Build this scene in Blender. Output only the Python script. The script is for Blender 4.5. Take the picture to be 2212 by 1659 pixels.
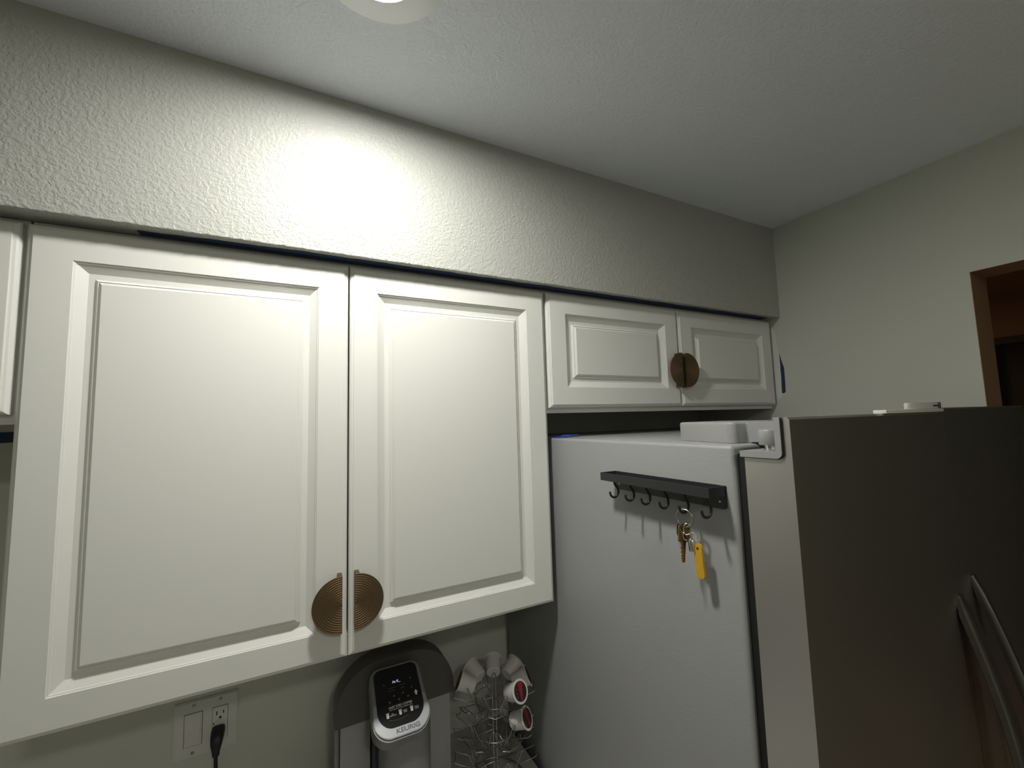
import bpy, bmesh, math, random
from mathutils import Vector, Matrix
random.seed(7)
PI = math.pi
for o in list(bpy.data.objects):
    bpy.data.objects.remove(o)
SC = bpy.context.scene
COL = SC.collection

# ------------------------------------------------------------------ camera
RM = [[0.889669710864172, -0.029143754552611208, 0.4556736190974693],
      [-0.014068641884038396, 0.9957375261699752, 0.09115290611074678],
      [-0.45638786014348265, -0.08750668858706226, 0.8854675039582907]]
cd = bpy.data.cameras.new('camera')
cd.sensor_width = 36.0
cd.lens = 903.735 / 2212 * 36.0
cd.clip_start = 0.02
cam = bpy.data.objects.new('camera', cd)
COL.objects.link(cam)
ax = [Vector((r[0], -r[2], r[1])) for r in RM]
m = Matrix.Identity(4)
for i in range(3):
    for j in range(3):
        m[j][i] = ax[i][j]
m.translation = Vector((0.3632, -0.8614, 1.7927))
cam.matrix_world = m
SC.camera = cam

# ------------------------------------------------------------------ world and exposure
w = bpy.data.worlds.new('world')
SC.world = w
w.use_nodes = True
w.node_tree.nodes['Background'].inputs[0].default_value = (0.9, 0.9, 1.0, 1)
w.node_tree.nodes['Background'].inputs[1].default_value = 0.02
SC.view_settings.view_transform = 'Standard'
SC.view_settings.look = 'None'
SC.view_settings.exposure = 0.10
SC.view_settings.gamma = 1.0
SC.view_settings.use_curve_mapping = False
LAMP = (0.455, -0.325, 2.434)          # flush round ceiling lamp
LAMP_STRENGTH = 300.0
HALL_FILL_POWER = 8.0
ROOM_FILL_POWER = 5.8

# ------------------------------------------------------------------ materials
MATS = {}
def mat(name, col, rough=0.5, metal=0.0, bump=0.0, bscale=100.0, bdist=0.001, detail=2.0,
        aniso=0.0, emit=None, estr=0.0, spec=0.5, coat=0.0, cvar=0.0, cscale=6.0, stretch=None, kind='noise', ior=None, trans=0.0):
    if name in MATS:
        return MATS[name]
    M = bpy.data.materials.new(name)
    M.use_nodes = True
    nt = M.node_tree
    b = nt.nodes['Principled BSDF']
    b.inputs['Base Color'].default_value = (*col, 1)
    b.inputs['Roughness'].default_value = rough
    b.inputs['Metallic'].default_value = metal
    b.inputs['Specular IOR Level'].default_value = spec
    b.inputs['Coat Weight'].default_value = coat
    b.inputs['Transmission Weight'].default_value = trans
    if aniso:
        b.inputs['Anisotropic'].default_value = aniso
    if emit:
        b.inputs['Emission Color'].default_value = (*emit, 1)
        b.inputs['Emission Strength'].default_value = estr
    tc = nt.nodes.new('ShaderNodeTexCoord')
    mp = nt.nodes.new('ShaderNodeMapping')
    nt.links.new(tc.outputs['Object'], mp.inputs[0])
    if stretch:
        mp.inputs['Scale'].default_value = stretch
    if bump > 0:
        n = nt.nodes.new('ShaderNodeTexNoise')
        n.inputs['Scale'].default_value = bscale
        n.inputs['Detail'].default_value = detail
        n.inputs['Roughness'].default_value = 0.5
        nt.links.new(mp.outputs[0], n.inputs['Vector'])
        src = n.outputs[0]
        if kind == 'peel':
            n.inputs['Distortion'].default_value = 0.3
            cr = nt.nodes.new('ShaderNodeMapRange')
            cr.inputs[1].default_value = 0.32
            cr.inputs[2].default_value = 0.70
            cr.interpolation_type = 'SMOOTHSTEP'
            nt.links.new(src, cr.inputs[0])
            src = cr.outputs[0]
        bp = nt.nodes.new('ShaderNodeBump')
        bp.inputs['Strength'].default_value = bump
        bp.inputs['Distance'].default_value = bdist
        nt.links.new(src, bp.inputs['Height'])
        nt.links.new(bp.outputs[0], b.inputs['Normal'])
    if cvar > 0:
        n2 = nt.nodes.new('ShaderNodeTexNoise')
        n2.inputs['Scale'].default_value = cscale
        n2.inputs['Detail'].default_value = 4
        nt.links.new(mp.outputs[0], n2.inputs['Vector'])
        mx = nt.nodes.new('ShaderNodeMix')
        mx.data_type = 'RGBA'
        mx.inputs[6].default_value = (*[c * (1 - cvar) for c in col], 1)
        mx.inputs[7].default_value = (*[min(1, c * (1 + cvar)) for c in col], 1)
        nt.links.new(n2.outputs[0], mx.inputs[0])
        nt.links.new(mx.outputs[2], b.inputs['Base Color'])
    MATS[name] = M
    return M

m_wall = mat('textured_wall_paint', (0.45, 0.455, 0.42), 0.40, bump=0.6, bscale=185, bdist=0.0011, detail=1.5, kind='peel', spec=0.45)
m_ceil = mat('textured_ceiling_paint', (0.81, 0.86, 0.89), 0.75, bump=0.6, bscale=165, bdist=0.0011, detail=1.5, kind='peel')
m_side = mat('smooth_wall_paint', (0.60, 0.61, 0.54), 0.6, bump=0.12, bscale=90, bdist=0.0008, detail=3, kind='peel')
m_brown = mat('warm_light_reveal_tint', (0.30, 0.185, 0.11), 0.6, bump=0.1, bscale=120, bdist=0.0006)  # brown tint stands in for dim warm light from the far room
m_cab = mat('white_cabinet_paint', (0.76, 0.765, 0.72), 0.38, bump=0.10, bscale=240, bdist=0.0004, detail=3, spec=0.4)
m_cabside = mat('cabinet_box_paint', (0.55, 0.55, 0.52), 0.5)
m_dark = mat('dark_plinth_paint', (0.10, 0.09, 0.08), 0.8)  # dark base colour of the base cabinet plinth
m_brass = mat('antique_brass', (0.185, 0.128, 0.072), 0.52, metal=0.9, bump=0.05, bscale=400, bdist=0.0002)
m_fridge = mat('grey_textured_steel_paint', (0.30, 0.305, 0.305), 0.40, bump=0.35, bscale=260, bdist=0.0006, detail=2, spec=0.45)
m_plast = mat('light_grey_plastic', (0.29, 0.295, 0.285), 0.40, bump=0.08, bscale=500, bdist=0.0002)
m_steel = mat('stainless_door_front', (0.35, 0.335, 0.295), 0.30, metal=0.84, aniso=0.5, cvar=0.06, cscale=3.0, stretch=(1, 1, 1), bump=0.02, bscale=700, bdist=0.0001)
m_steelside = mat('stainless_door_edge', (0.52, 0.51, 0.48), 0.36, metal=0.85, cvar=0.05, cscale=4.0)
m_gasket = mat('black_rubber_gasket', (0.012, 0.012, 0.012), 0.6)
m_handle = mat('brushed_steel_handle', (0.24, 0.235, 0.21), 0.38, metal=0.9)
m_chrome = mat('chrome', (0.75, 0.74, 0.72), 0.16, metal=1.0)
m_nickel = mat('dull_nickel', (0.40, 0.385, 0.36), 0.30, metal=1.0)
m_black = mat('black_powder_coat', (0.018, 0.02, 0.021), 0.42, bump=0.05, bscale=600, bdist=0.0001)
m_blackp = mat('black_plastic', (0.012, 0.012, 0.014), 0.4)
m_gloss = mat('black_gloss_panel', (0.006, 0.006, 0.008), 0.12, spec=0.5, coat=0.3)
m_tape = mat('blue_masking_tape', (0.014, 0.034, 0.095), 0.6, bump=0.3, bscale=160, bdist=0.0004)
m_tapelit = mat('lit_blue_masking_tape', (0.02, 0.06, 0.42), 0.55, bump=0.2, bscale=160, bdist=0.0004)  # same tape as m_tape, lit look put into a brighter blue
m_silver = mat('satin_silver_plastic', (0.36, 0.375, 0.385), 0.38, metal=0.2)
m_keu = mat('warm_grey_brewer_plastic', (0.082, 0.076, 0.067), 0.42, bump=0.05, bscale=400, bdist=0.0001)
m_keulight = mat('light_grey_brewer_panel', (0.36, 0.365, 0.345), 0.5)
m_keumid = mat('mid_grey_brewer_plastic', (0.23, 0.235, 0.225), 0.38, metal=0.2)
m_white = mat('white_plastic', (0.72, 0.72, 0.68), 0.35)
m_plate = mat('white_wall_plate_plastic', (0.66, 0.66, 0.61), 0.4)
m_podlid = mat('black_foil_lid', (0.02, 0.02, 0.02), 0.35)
m_red = mat('red_foil_print', (0.30, 0.015, 0.02), 0.4)
m_podwhite = mat('white_pod_plastic', (0.66, 0.65, 0.62), 0.4)
m_key = mat('brass_key', (0.27, 0.185, 0.075), 0.24, metal=1.0)
m_yellow = mat('yellow_tag_plastic', (0.58, 0.33, 0.02), 0.4)
m_print = mat('white_printed_ink', (0.75, 0.75, 0.75), 0.5)
m_faint = mat('faint_printed_ink', (0.12, 0.12, 0.12), 0.5)
m_letter = mat('grey_embossed_letters', (0.10, 0.105, 0.11), 0.4)
m_lcd = mat('lit_display_characters', (0.5, 0.5, 0.8), 0.5, emit=(0.55, 0.6, 1.0), estr=0.7)
m_lens = mat('lit_lamp_lens', (0.9, 0.9, 0.88), 0.5, emit=(1.0, 0.985, 0.93), estr=LAMP_STRENGTH)
m_trimw = mat('white_lamp_trim', (0.90, 0.91, 0.92), 0.4)
m_counter = mat('speckled_grey_worktop', (0.46, 0.45, 0.43), 0.25, cvar=0.3, cscale=220)
m_floor = mat('tan_tile_floor', (0.50, 0.45, 0.38), 0.4, cvar=0.15, cscale=5)
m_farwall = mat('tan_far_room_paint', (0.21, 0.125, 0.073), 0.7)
m_pane = mat('black_night_glass', (0.004, 0.004, 0.005), 0.08)
m_cord = mat('black_cord_rubber', (0.010, 0.012, 0.018), 0.5)
m_slot = mat('dark_slot', (0.015, 0.013, 0.012), 0.7)

# ------------------------------------------------------------------ mesh helpers
def link(name, bm, mt, parent=None, smooth=False, recalc=True, autosmooth=None):
    if recalc:
        bmesh.ops.recalc_face_normals(bm, faces=bm.faces[:])
    me = bpy.data.meshes.new(name)
    if smooth:
        for f in bm.faces:
            f.smooth = True
        if autosmooth:
            for e in bm.edges:
                if len(e.link_faces) == 2 and e.calc_face_angle(0) > autosmooth:
                    e.smooth = False
    bm.to_mesh(me)
    bm.free()
    mts = mt if isinstance(mt, (list, tuple)) else [mt]
    for q in mts:
        me.materials.append(q)
    o = bpy.data.objects.new(name, me)
    COL.objects.link(o)
    if parent:
        o.parent = parent
        o.matrix_parent_inverse = Matrix.Identity(4)
    return o

def empty(name, loc=(0, 0, 0), rz=0.0):
    o = bpy.data.objects.new(name, None)
    o.location = loc
    o.rotation_euler = (0, 0, rz)
    o.empty_display_size = 0.05
    COL.objects.link(o)
    return o

def tag(o, label, cat, group=None, kind=None):
    if label: o['label'] = label
    if cat: o['category'] = cat
    if group: o['group'] = group
    if kind: o['kind'] = kind
    return o

def lab(o, label):
    o['label'] = label
    return o

def add_box(bm, x0, x1, y0, y1, z0, z1, bev=0.0, seg=2):
    vs = [bm.verts.new((x, y, z)) for x in (x0, x1) for y in (y0, y1) for z in (z0, z1)]
    F = [(0, 1, 3, 2), (4, 6, 7, 5), (0, 4, 5, 1), (2, 3, 7, 6), (0, 2, 6, 4), (1, 5, 7, 3)]
    fs = [bm.faces.new([vs[i] for i in f]) for f in F]
    if bev > 0:
        es = list({e for f in fs for e in f.edges})
        bmesh.ops.bevel(bm, geom=es, offset=bev, segments=seg, affect='EDGES', profile=0.5, clamp_overlap=True)

def box(name, x0, x1, y0, y1, z0, z1, mt, parent=None, bev=0.0, seg=2):
    bm = bmesh.new()
    add_box(bm, x0, x1, y0, y1, z0, z1, bev, seg)
    return link(name, bm, mt, parent, smooth=bev > 0, autosmooth=0.6 if bev > 0 else None)

def add_prism(bm, pts, d0, d1, fr):
    """pts 2D list; fr(u,v,w)->xyz; w from d0 to d1"""
    a = [bm.verts.new(fr(u, v, d0)) for u, v in pts]
    b = [bm.verts.new(fr(u, v, d1)) for u, v in pts]
    bm.faces.new(a)
    bm.faces.new(b[::-1])
    n = len(pts)
    for i in range(n):
        bm.faces.new((a[i], b[i], b[(i + 1) % n], a[(i + 1) % n]))

def add_tube(bm, pts, r, seg=8, closed=False, cap=True):
    pts = [Vector(p) for p in pts]
    n = len(pts)
    rings = []
    prev = None
    for i in range(n):
        if closed:
            t = pts[(i + 1) % n] - pts[i - 1]
        else:
            t = pts[min(i + 1, n - 1)] - pts[max(i - 1, 0)]
        t.normalize()
        if prev is None:
            a = Vector((0, 0, 1)) if abs(t.z) < 0.9 else Vector((1, 0, 0))
            u = t.cross(a).normalized()
        else:
            u = (prev - t * prev.dot(t)).normalized()
        prev = u
        v = t.cross(u)
        rr = r[i] if isinstance(r, (list, tuple)) else r
        rings.append([bm.verts.new(pts[i] + (u * math.cos(2 * PI * k / seg) + v * math.sin(2 * PI * k / seg)) * rr) for k in range(seg)])
    m_ = n if closed else n - 1
    for i in range(m_):
        A, B = rings[i], rings[(i + 1) % n]
        off = 0
        if closed and i == n - 1:
            off = min(range(seg), key=lambda s: (B[s].co - A[0].co).length)
        for k in range(seg):
            bm.faces.new((A[k], A[(k + 1) % seg], B[(k + 1 + off) % seg], B[(k + off) % seg]))
    if cap and not closed:
        bm.faces.new(rings[0][::-1])
        bm.faces.new(rings[-1])

def tube(name, pts, r, mt, parent=None, seg=8, closed=False):
    bm = bmesh.new()
    add_tube(bm, pts, r, seg, closed)
    return link(name, bm, mt, parent, smooth=True, autosmooth=1.0)

def add_lathe(bm, prof, fr, seg=32, a0=0.0, a1=2 * PI, cap0=True, cap1=True):
    """prof list of (r,h); fr(x,y,h)->xyz"""
    full = abs((a1 - a0) - 2 * PI) < 1e-6
    cnt = seg if full else seg + 1
    rings = []
    for r, h in prof:
        if r < 1e-7:
            rings.append([bm.verts.new(fr(0, 0, h))])
        else:
            rings.append([bm.verts.new(fr(r * math.cos(a0 + (a1 - a0) * k / seg), r * math.sin(a0 + (a1 - a0) * k / seg), h)) for k in range(cnt)])
    for A, B in zip(rings, rings[1:]):
        m_ = seg
        for k in range(m_):
            k2 = (k + 1) % cnt
            if len(A) == 1 and len(B) == 1:
                continue
            if len(A) == 1:
                bm.faces.new((A[0], B[k], B[k2]))
            elif len(B) == 1:
                bm.faces.new((A[k], B[0], A[k2]))
            else:
                bm.faces.new((A[k], B[k], B[k2], A[k2]))
    if full:
        if cap0 and len(rings[0]) > 1: bm.faces.new(rings[0])
        if cap1 and len(rings[-1]) > 1: bm.faces.new(rings[-1][::-1])
    return rings

def lathe(name, prof, mt, parent=None, fr=lambda x, y, h: (x, y, h), seg=32, smooth=True, ang=0.6, cap0=True, cap1=True):
    bm = bmesh.new()
    add_lathe(bm, prof, fr, seg, cap0=cap0, cap1=cap1)
    return link(name, bm, mt, parent, smooth=smooth, autosmooth=ang)

def arc(cx, cy, r, a0, a1, n):
    return [(cx + r * math.cos(a0 + (a1 - a0) * i / n), cy + r * math.sin(a0 + (a1 - a0) * i / n)) for i in range(n + 1)]

def rrect(x0, x1, y0, y1, rs, n=6):
    """rs radii: bl, br, tr, tl"""
    bl, br, tr, tl = rs
    p = []
    p += arc(x0 + bl, y0 + bl, bl, PI, 1.5 * PI, n)
    p += arc(x1 - br, y0 + br, br, 1.5 * PI, 2 * PI, n)
    p += arc(x1 - tr, y1 - tr, tr, 0, 0.5 * PI, n)
    p += arc(x0 + tl, y1 - tl, tl, 0.5 * PI, PI, n)
    return p

def text_mesh(name, body, size, mt, mw, parent=None, extrude=0.0002, sx=1.0, bold=0.0):
    cu = bpy.data.curves.new(name, 'FONT')
    cu.body = body
    cu.size = size
    cu.align_x = 'CENTER'
    cu.align_y = 'CENTER'
    cu.extrude = extrude
    cu.offset = bold
    cu.resolution_u = 3
    t = bpy.data.objects.new(name + '_tmp', cu)
    COL.objects.link(t)
    bpy.context.view_layer.update()
    dg = bpy.context.evaluated_depsgraph_get()
    me = bpy.data.meshes.new_from_object(t.evaluated_get(dg))
    bpy.data.objects.remove(t)
    me.transform(mw @ Matrix.Diagonal((sx, 1, 1, 1)))
    me.name = name
    me.materials.clear()
    me.materials.append(mt)
    o = bpy.data.objects.new(name, me)
    COL.objects.link(o)
    if parent:
        o.parent = parent
    return o

def struct(name, bm, mt, parent=None, label=None):
    o = link(name, bm, mt, parent)
    if not parent:
        o['kind'] = 'structure'
        if label: o['label'] = label
    return o

def copy_tree(o, parent=None):
    c = o.copy()
    COL.objects.link(c)
    c.parent = parent
    for ch in list(o.children):
        copy_tree(ch, c)
    return c

# ------------------------------------------------------------------ measures
XW, YB, ZC = 1.8336, 0.325, 2.434
XL, YF = -1.75, -2.1
ZS, YS = 2.119, -0.030
XD1 = XW + 0.105
YJ0, YJ1, ZJ = -0.487, -1.42, 2.125
T = 0.1

# ------------------------------------------------------------------ the setting
def sbox(name, *a, mt, label):
    bm = bmesh.new()
    add_box(bm, *a)
    return struct(name, bm, mt, None, label)

sbox('wall_back', XL, XW, YB, YB + T, 0, ZC, mt=m_side, label='off-white kitchen wall behind the coffee maker and under the upper cabinets')
sbox('floor', XL - T, 6.0, YF - T, 1.6, -0.06, 0, mt=m_floor, label='tan tiled kitchen floor')
sbox('wall_left', XL - T, XL, YF - T, YB + T, 0, ZC, mt=m_side, label='off-white wall at the left end of the kitchen')
sbox('wall_front', XL, XW, YF - T, YF, 0, ZC, mt=m_side, label='off-white wall across the kitchen from the cabinets')
bm = bmesh.new()
add_box(bm, XL - T, XD1, YF - T, YB + T, ZC, ZC + 0.06)
struct('ceiling', bm, m_ceil, None, 'white textured ceiling')
# soffit with a slightly ragged lower edge
bm = bmesh.new()
N = 700
xs = [XL + (XW - XL) * i / N for i in range(N + 1)]
top = [bm.verts.new((x, YS, ZC)) for x in xs]
upper = [bm.verts.new((x, YS, ZS + 0.0015)) for x in xs]
low = [bm.verts.new((x, YS + random.uniform(0.0, 0.0007), ZS + random.uniform(-0.0006, 0.0006))) for x in xs]
bak = [bm.verts.new((x, YS + 0.002, ZS)) for x in xs]
und = [bm.verts.new((x, YB, ZS)) for x in xs]
tb = [bm.verts.new((x, YB, ZC)) for x in xs]
for A, B in ((top, upper), (upper, low), (low, bak), (bak, und), (und, tb), (tb, top)):
    for i in range(N):
        bm.faces.new((A[i], A[i + 1], B[i + 1], B[i]))
for k in (0, -1):
    bm.faces.new([r[k] for r in (top, upper, low, bak, und, tb)])
struct('wall_soffit', bm, m_wall, None, 'white orange-peel textured soffit above the cabinets')
# right wall with doorway: one mesh
bm = bmesh.new()
prof = [(YB + T, 0), (YB + T, ZC), (YF - T, ZC), (YF - T, 0), (YJ1, 0), (YJ1, ZJ), (YJ0, ZJ), (YJ0, 0)]
add_prism(bm, prof, XW, XD1, lambda u, v, w_: (w_, u, v))
struct('wall_right', bm, m_side, None, 'off-white wall right of the fridge with a doorway cut in it')
# reveal lining, warm far-room light painted in as brown (three thin boards inside the opening)
t_ = 0.0008
bm = bmesh.new()
add_box(bm, XW + 0.001, XD1 - 0.001, YJ0 - t_, YJ0, 0, ZJ)
struct('trim_1', bm, m_brown, None, 'side lining of the doorway beyond the fridge, warm light tinted in as brown')
bm = bmesh.new()
add_box(bm, XW + 0.001, XD1 - 0.001, YJ1, YJ0 - t_, ZJ - t_, ZJ)
struct('trim_2', bm, m_brown, None, 'top lining of the doorway beyond the fridge, warm light tinted in as brown')
bm = bmesh.new()
add_box(bm, XW + 0.001, XD1 - 0.001, YJ1, YJ1 + t_, 0, ZJ - t_)
struct('trim_3', bm, m_brown, None, 'far side lining of the doorway, warm light tinted in as brown')
# room beyond
XF = 4.0
sbox('wall_far', XF, XF + T, YF - T, 1.6, 0, ZC, mt=m_farwall, label='dark tan wall of the unlit room through the doorway')
sbox('wall_far_left', XD1, XF, 1.5, 1.6, 0, ZC, mt=m_farwall, label='tan side wall of the unlit room through the doorway')
sbox('wall_far_right', XD1, XF, YF - T, YF, 0, ZC, mt=m_farwall, label='tan near side wall of the room through the doorway')
bm = bmesh.new()
add_box(bm, XD1, XF + T, YF - T, 1.6, ZC, ZC + 0.06)
struct('ceiling_far', bm, m_farwall, None, 'dark ceiling of the room through the doorway')
wn = empty('window_1', (XF, -0.9, 1.25))
tag(wn, 'black night-time window in the room through the doorway', None, kind='structure')
bm = bmesh.new()
add_box(bm, -0.012, -0.006, -1.05, 1.05, -0.85, 0.90)
link('pane', bm, m_pane, wn)
bm = bmesh.new()
for a in ((-0.03, 0.0, -1.09, -1.05, -0.89, 0.94), (-0.03, 0.0, 1.05, 1.09, -0.89, 0.94), (-0.03, 0, -1.05, 1.05, 0.90, 0.94), (-0.03, 0, -1.05, 1.05, -0.89, -0.85)):
    add_box(bm, *a)
link('window_frame', bm, m_gasket, wn)

# ------------------------------------------------------------------ ceiling lamp
lamp = empty('ceiling_lamp', (LAMP[0], LAMP[1], ZC))
tag(lamp, 'round white flush disc lamp shining on the ceiling at the top of the photo', 'ceiling lamp')
lathe('trim_ring', [(0.0505, 0.0), (0.098, 0.0), (0.098, -0.003), (0.094, -0.0065), (0.080, -0.0105), (0.066, -0.0142), (0.056, -0.0156), (0.0520, -0.0154), (0.0503, -0.0140), (0.0503, -0.0110)], m_trimw, lamp, seg=64, cap0=False, cap1=False)
lathe('lens', [(0.0500, -0.0015), (0.0500, -0.0122), (0.0475, -0.0136), (0.038, -0.0150), (0.022, -0.0160), (0.0, -0.0164)], m_lens, lamp, seg=48)
# added fill lights shaped as ceiling lamps: behind the camera and in the room beyond
def fill_lamp(name, label, x, y, power, col, r=0.11):
    e = empty(name, (x, y, ZC))
    tag(e, label, 'ceiling lamp')
    lathe('shade', [(0.0, -0.012), (r - 0.02, -0.012), (r, -0.006), (r, 0.0)], m_trimw, e, seg=32)
    ld = bpy.data.lights.new('fill_light', 'AREA')
    ld.shape = 'DISK'
    ld.size = 2 * r - 0.04
    ld.energy = power
    ld.color = col
    lo = bpy.data.objects.new('fill_light', ld)
    COL.objects.link(lo)
    lo.parent = e
    lo.location = (0, 0, -0.016)
fill_lamp('kitchen_fill_lamp', 'added round fill lamp behind the camera, out of view', 0.5, -1.72, ROOM_FILL_POWER, (1.0, 0.96, 0.86))
fill_lamp('far_room_fill_lamp', 'added dim warm fill lamp in the room through the doorway', 2.9, 0.9, HALL_FILL_POWER, (1.0, 0.66, 0.36))

# ------------------------------------------------------------------ cabinets
def door_mesh(W, H, inset=(0.052, 0.053), side_l=0.0):
    """raised panel door, local: x 0..W, z 0..H, face y=0, back y=+0.019"""
    il, it = inset
    bm = bmesh.new()
    rings = [(0.0, 0.019), (0.0, 0.0075), (0.0012, 0.0048), (0.0038, 0.0030), (0.0065, 0.0024), (0.0072, 0.0022), (0.0074, 0.0003), (0.0080, 0.0)]
    prof = [(0.0, 0.0), (0.0006, 0.0014), (0.0026, 0.0022), (0.0032, 0.0036), (0.0155, 0.0112), (0.0240, 0.0112), (0.0246, 0.0098),
            (0.0280, 0.0064), (0.0284, 0.0074), (0.0293, 0.0074), (0.0297, 0.0064), (0.0335, 0.0028), (0.0338, 0.0022)]
    loops = []
    for i, y in rings:
        loops.append([bm.verts.new(p) for p in ((i, y, i), (W - i, y, i), (W - i, y, H - i), (i, y, H - i))])
    for i, y in prof:
        loops.append([bm.verts.new(p) for p in ((il + i, y, it + i), (W - il - i, y, it + i), (W - il - i, y, H - it - i), (il + i, y, H - it - i))])
    for A, B in zip(loops, loops[1:]):
        for k in range(4):
            bm.faces.new((A[k], A[(k + 1) % 4], B[(k + 1) % 4], B[k]))
    bm.faces.new(loops[-1])
    bm.faces.new(loops[0][::-1])
    return bm

def pull_mesh(sgn, R_=0.0500, yp=-0.0225):
    """half-disc pull; straight edge on x=0, disc towards sgn; door face at y=0"""
    bm = bmesh.new()
    prof = [(0.0, yp + 0.0030), (R_ - 0.0008, yp + 0.0030), (R_, yp + 0.0022), (R_, yp + 0.0004), (R_ - 0.0006, yp)]
    n = 12
    r = R_ - 0.0012
    step = (r - 0.002) / n
    for k in range(n):
        for q, dy in ((0.0, 0.0), (0.3, 0.0006), (0.58, 0.0006), (0.88, 0.0)):
            prof.append((r - step * (k + q), yp + dy))
    prof.append((0.0, yp))
    a0 = PI / 2 if sgn < 0 else -PI / 2
    rings = add_lathe(bm, prof, lambda x, y, h: (x, h, y), 40, a0, a0 + PI)
    # flat closing face along the straight edge
    e1 = [rg[0] for rg in rings[1:-1]]
    e2 = [rg[-1] for rg in rings[1:-1]]
    try:
        bm.faces.new([rings[0][0]] + e1 + [rings[-1][0]])
        bm.faces.new([rings[0][0]] + e2 + [rings[-1][0]])
    except ValueError:
        pass
    x0, x1 = (-0.0075, 0.0) if sgn < 0 else (0.0, 0.0075)
    add_box(bm, x0, x1, yp + 0.0026, -0.0004, -0.0495, 0.0500)
    return bm

def cabinet(name, label, x0, x1, z0, z1, doors, frame_low=0.0):
    t = empty(name, ((x0 + x1) / 2, YB, z0))
    tag(t, label, 'cabinet', 'white upper kitchen cabinets')
    cx = (x0 + x1) / 2
    L = lambda x: x - cx
    # carcass: open box (sides, top, bottom, back)
    bm = bmesh.new()
    th = 0.016
    y0, y1 = 0.038 - YB, -0.001
    H = z1 - z0
    add_box(bm, L(x0), L(x0) + th, y0, y1, 0, H)
    add_box(bm, L(x1) - th, L(x1), y0, y1, 0, H)
    add_box(bm, L(x0) + th, L(x1) - th, y0, y1, 0.006, 0.006 + th)
    add_box(bm, L(x0) + th, L(x1) - th, y0, y1, H - th, H)
    add_box(bm, L(x0) + th, L(x1) - th, y1 - 0.006, y1, 0.022, H - th)
    link('carcass', bm, m_cabside, t)
    bm = bmesh.new()
    fy0, fy1 = 0.0195 - YB, 0.038 - YB
    fw = 0.038
    add_box(bm, L(x0), L(x0) + fw, fy0, fy1, 0, H)
    add_box(bm, L(x1) - fw, L(x1), fy0, fy1, 0, H)
    add_box(bm, L(x0) + fw, L(x1) - fw, fy0, fy1, 0, fw)
    add_box(bm, L(x0) + fw, L(x1) - fw, fy0, fy1, H - fw, H)
    link('face_frame', bm, m_cab, t)
    for (dx0, dx1, dz0, dz1, sgn, pe, pz, ins) in doors:
        d = link('door', door_mesh(dx1 - dx0, dz1 - dz0, ins), m_cab, t)
        d.location = (L(dx0), -YB, dz0 - z0)
        if sgn:
            p = link('pull', pull_mesh(sgn), m_brass, d)
            p.location = (pe - dx0, 0, pz - dz0)
            lab(p, 'antique brass half-disc pull with ringed grooves')
    return t

cabinet('upper_cabinet', 'tall two-door white cabinet with ringed brass half-disc pulls, above the coffee maker',
        0.0, 0.9045, 1.364, ZS - 0.001,
        [(0.0, 0.4507, 1.370, 2.110, -1, 0.4405, 1.4725, (0.053, 0.0515)), (0.4533, 0.9034, 1.370, 2.110, 1, 0.4625, 1.4725, (0.052, 0.0515))])
cabinet('upper_cabinet', 'short wide two-door white cabinet above the fridge',
        0.9075, XW - 0.0015, 1.8085, ZS - 0.001,
        [(0.9110, 1.3665, 1.8211, 2.110, -1, 1.3520, 1.9245, (0.053, 0.051)), (1.3700, 1.8250, 1.8211, 2.110, 1, 1.3700, 1.9245, (0.053, 0.051))])
cabinet('upper_cabinet', 'short white cabinet cut off by the left edge of the photo',
        -0.770, -0.0035, 1.8085, ZS - 0.001,
        [(-0.7650, -0.3880, 1.8225, 2.110, 0, 0, 0, (0.053, 0.051)), (-0.3845, -0.0065, 1.8225, 2.110, 0, 0, 0, (0.053, 0.051))])

# ------------------------------------------------------------------ masking tape
def ribbon(name, pts, mt, label, th=0.0004, group=None):
    """pts: list of (edge A, edge B) 3D; extruded by small thickness along face normal"""
    bm = bmesh.new()
    A = [bm.verts.new(a) for a, b in pts]
    B = [bm.verts.new(b) for a, b in pts]
    fs = []
    for i in range(len(pts) - 1):
        fs.append(bm.faces.new((A[i], A[i + 1], B[i + 1], B[i])))
    bmesh.ops.recalc_face_normals(bm, faces=fs)
    bmesh.ops.solidify(bm, geom=fs, thickness=th)
    o = link(name, bm, mt)
    tag(o, label, 'tape', group)
    return o
P = []
x = 0.128
while x < 1.80:
    e = 0.0012 * math.sin(x * 47) + 0.0008 * math.sin(x * 131)
    wd = min(1.0, (x - 0.12) / 0.22)
    P.append(((x, -0.0145 + e + (1 - wd) * 0.010, ZS - 0.0008), (x, 0.0120, ZS - 0.0010)))
    x += 0.012
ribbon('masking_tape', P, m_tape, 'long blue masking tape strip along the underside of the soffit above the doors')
P = []
for z, a, b in ((1.995, -0.0172, -0.0178), (1.975, -0.0175, -0.0215), (1.955, -0.0178, -0.0265), (1.945, -0.0170, -0.0290), (1.915, -0.0175, -0.0290), (1.885, -0.0160, -0.0285), (1.863, -0.0155, -0.0275), (1.859, -0.016, -0.022)):
    P.append(((XW - 0.0004, a, z), (XW - 0.0004, b, z)))
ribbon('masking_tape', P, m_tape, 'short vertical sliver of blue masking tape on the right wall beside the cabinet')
P = []
for i in range(9):
    x = -0.36 + i * 0.0425
    P.append(((x, YB - 0.0005, 1.8005 + 0.0015 * math.sin(i)), (x, YB - 0.0005, 1.779 + 0.001 * math.cos(i * 2))))
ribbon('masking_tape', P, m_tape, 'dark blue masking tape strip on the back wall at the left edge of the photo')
P = []
for i in range(7):
    x = 0.926 + i * 0.011
    P.append(((x, -0.004 - 0.002 * math.sin(i), 1.7483 + (0.004 if i in (4,) else 0.0008 * i)), (x, 0.022, 1.7483 + (0.006 if i in (3, 4) else 0.001 * i))))
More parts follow.
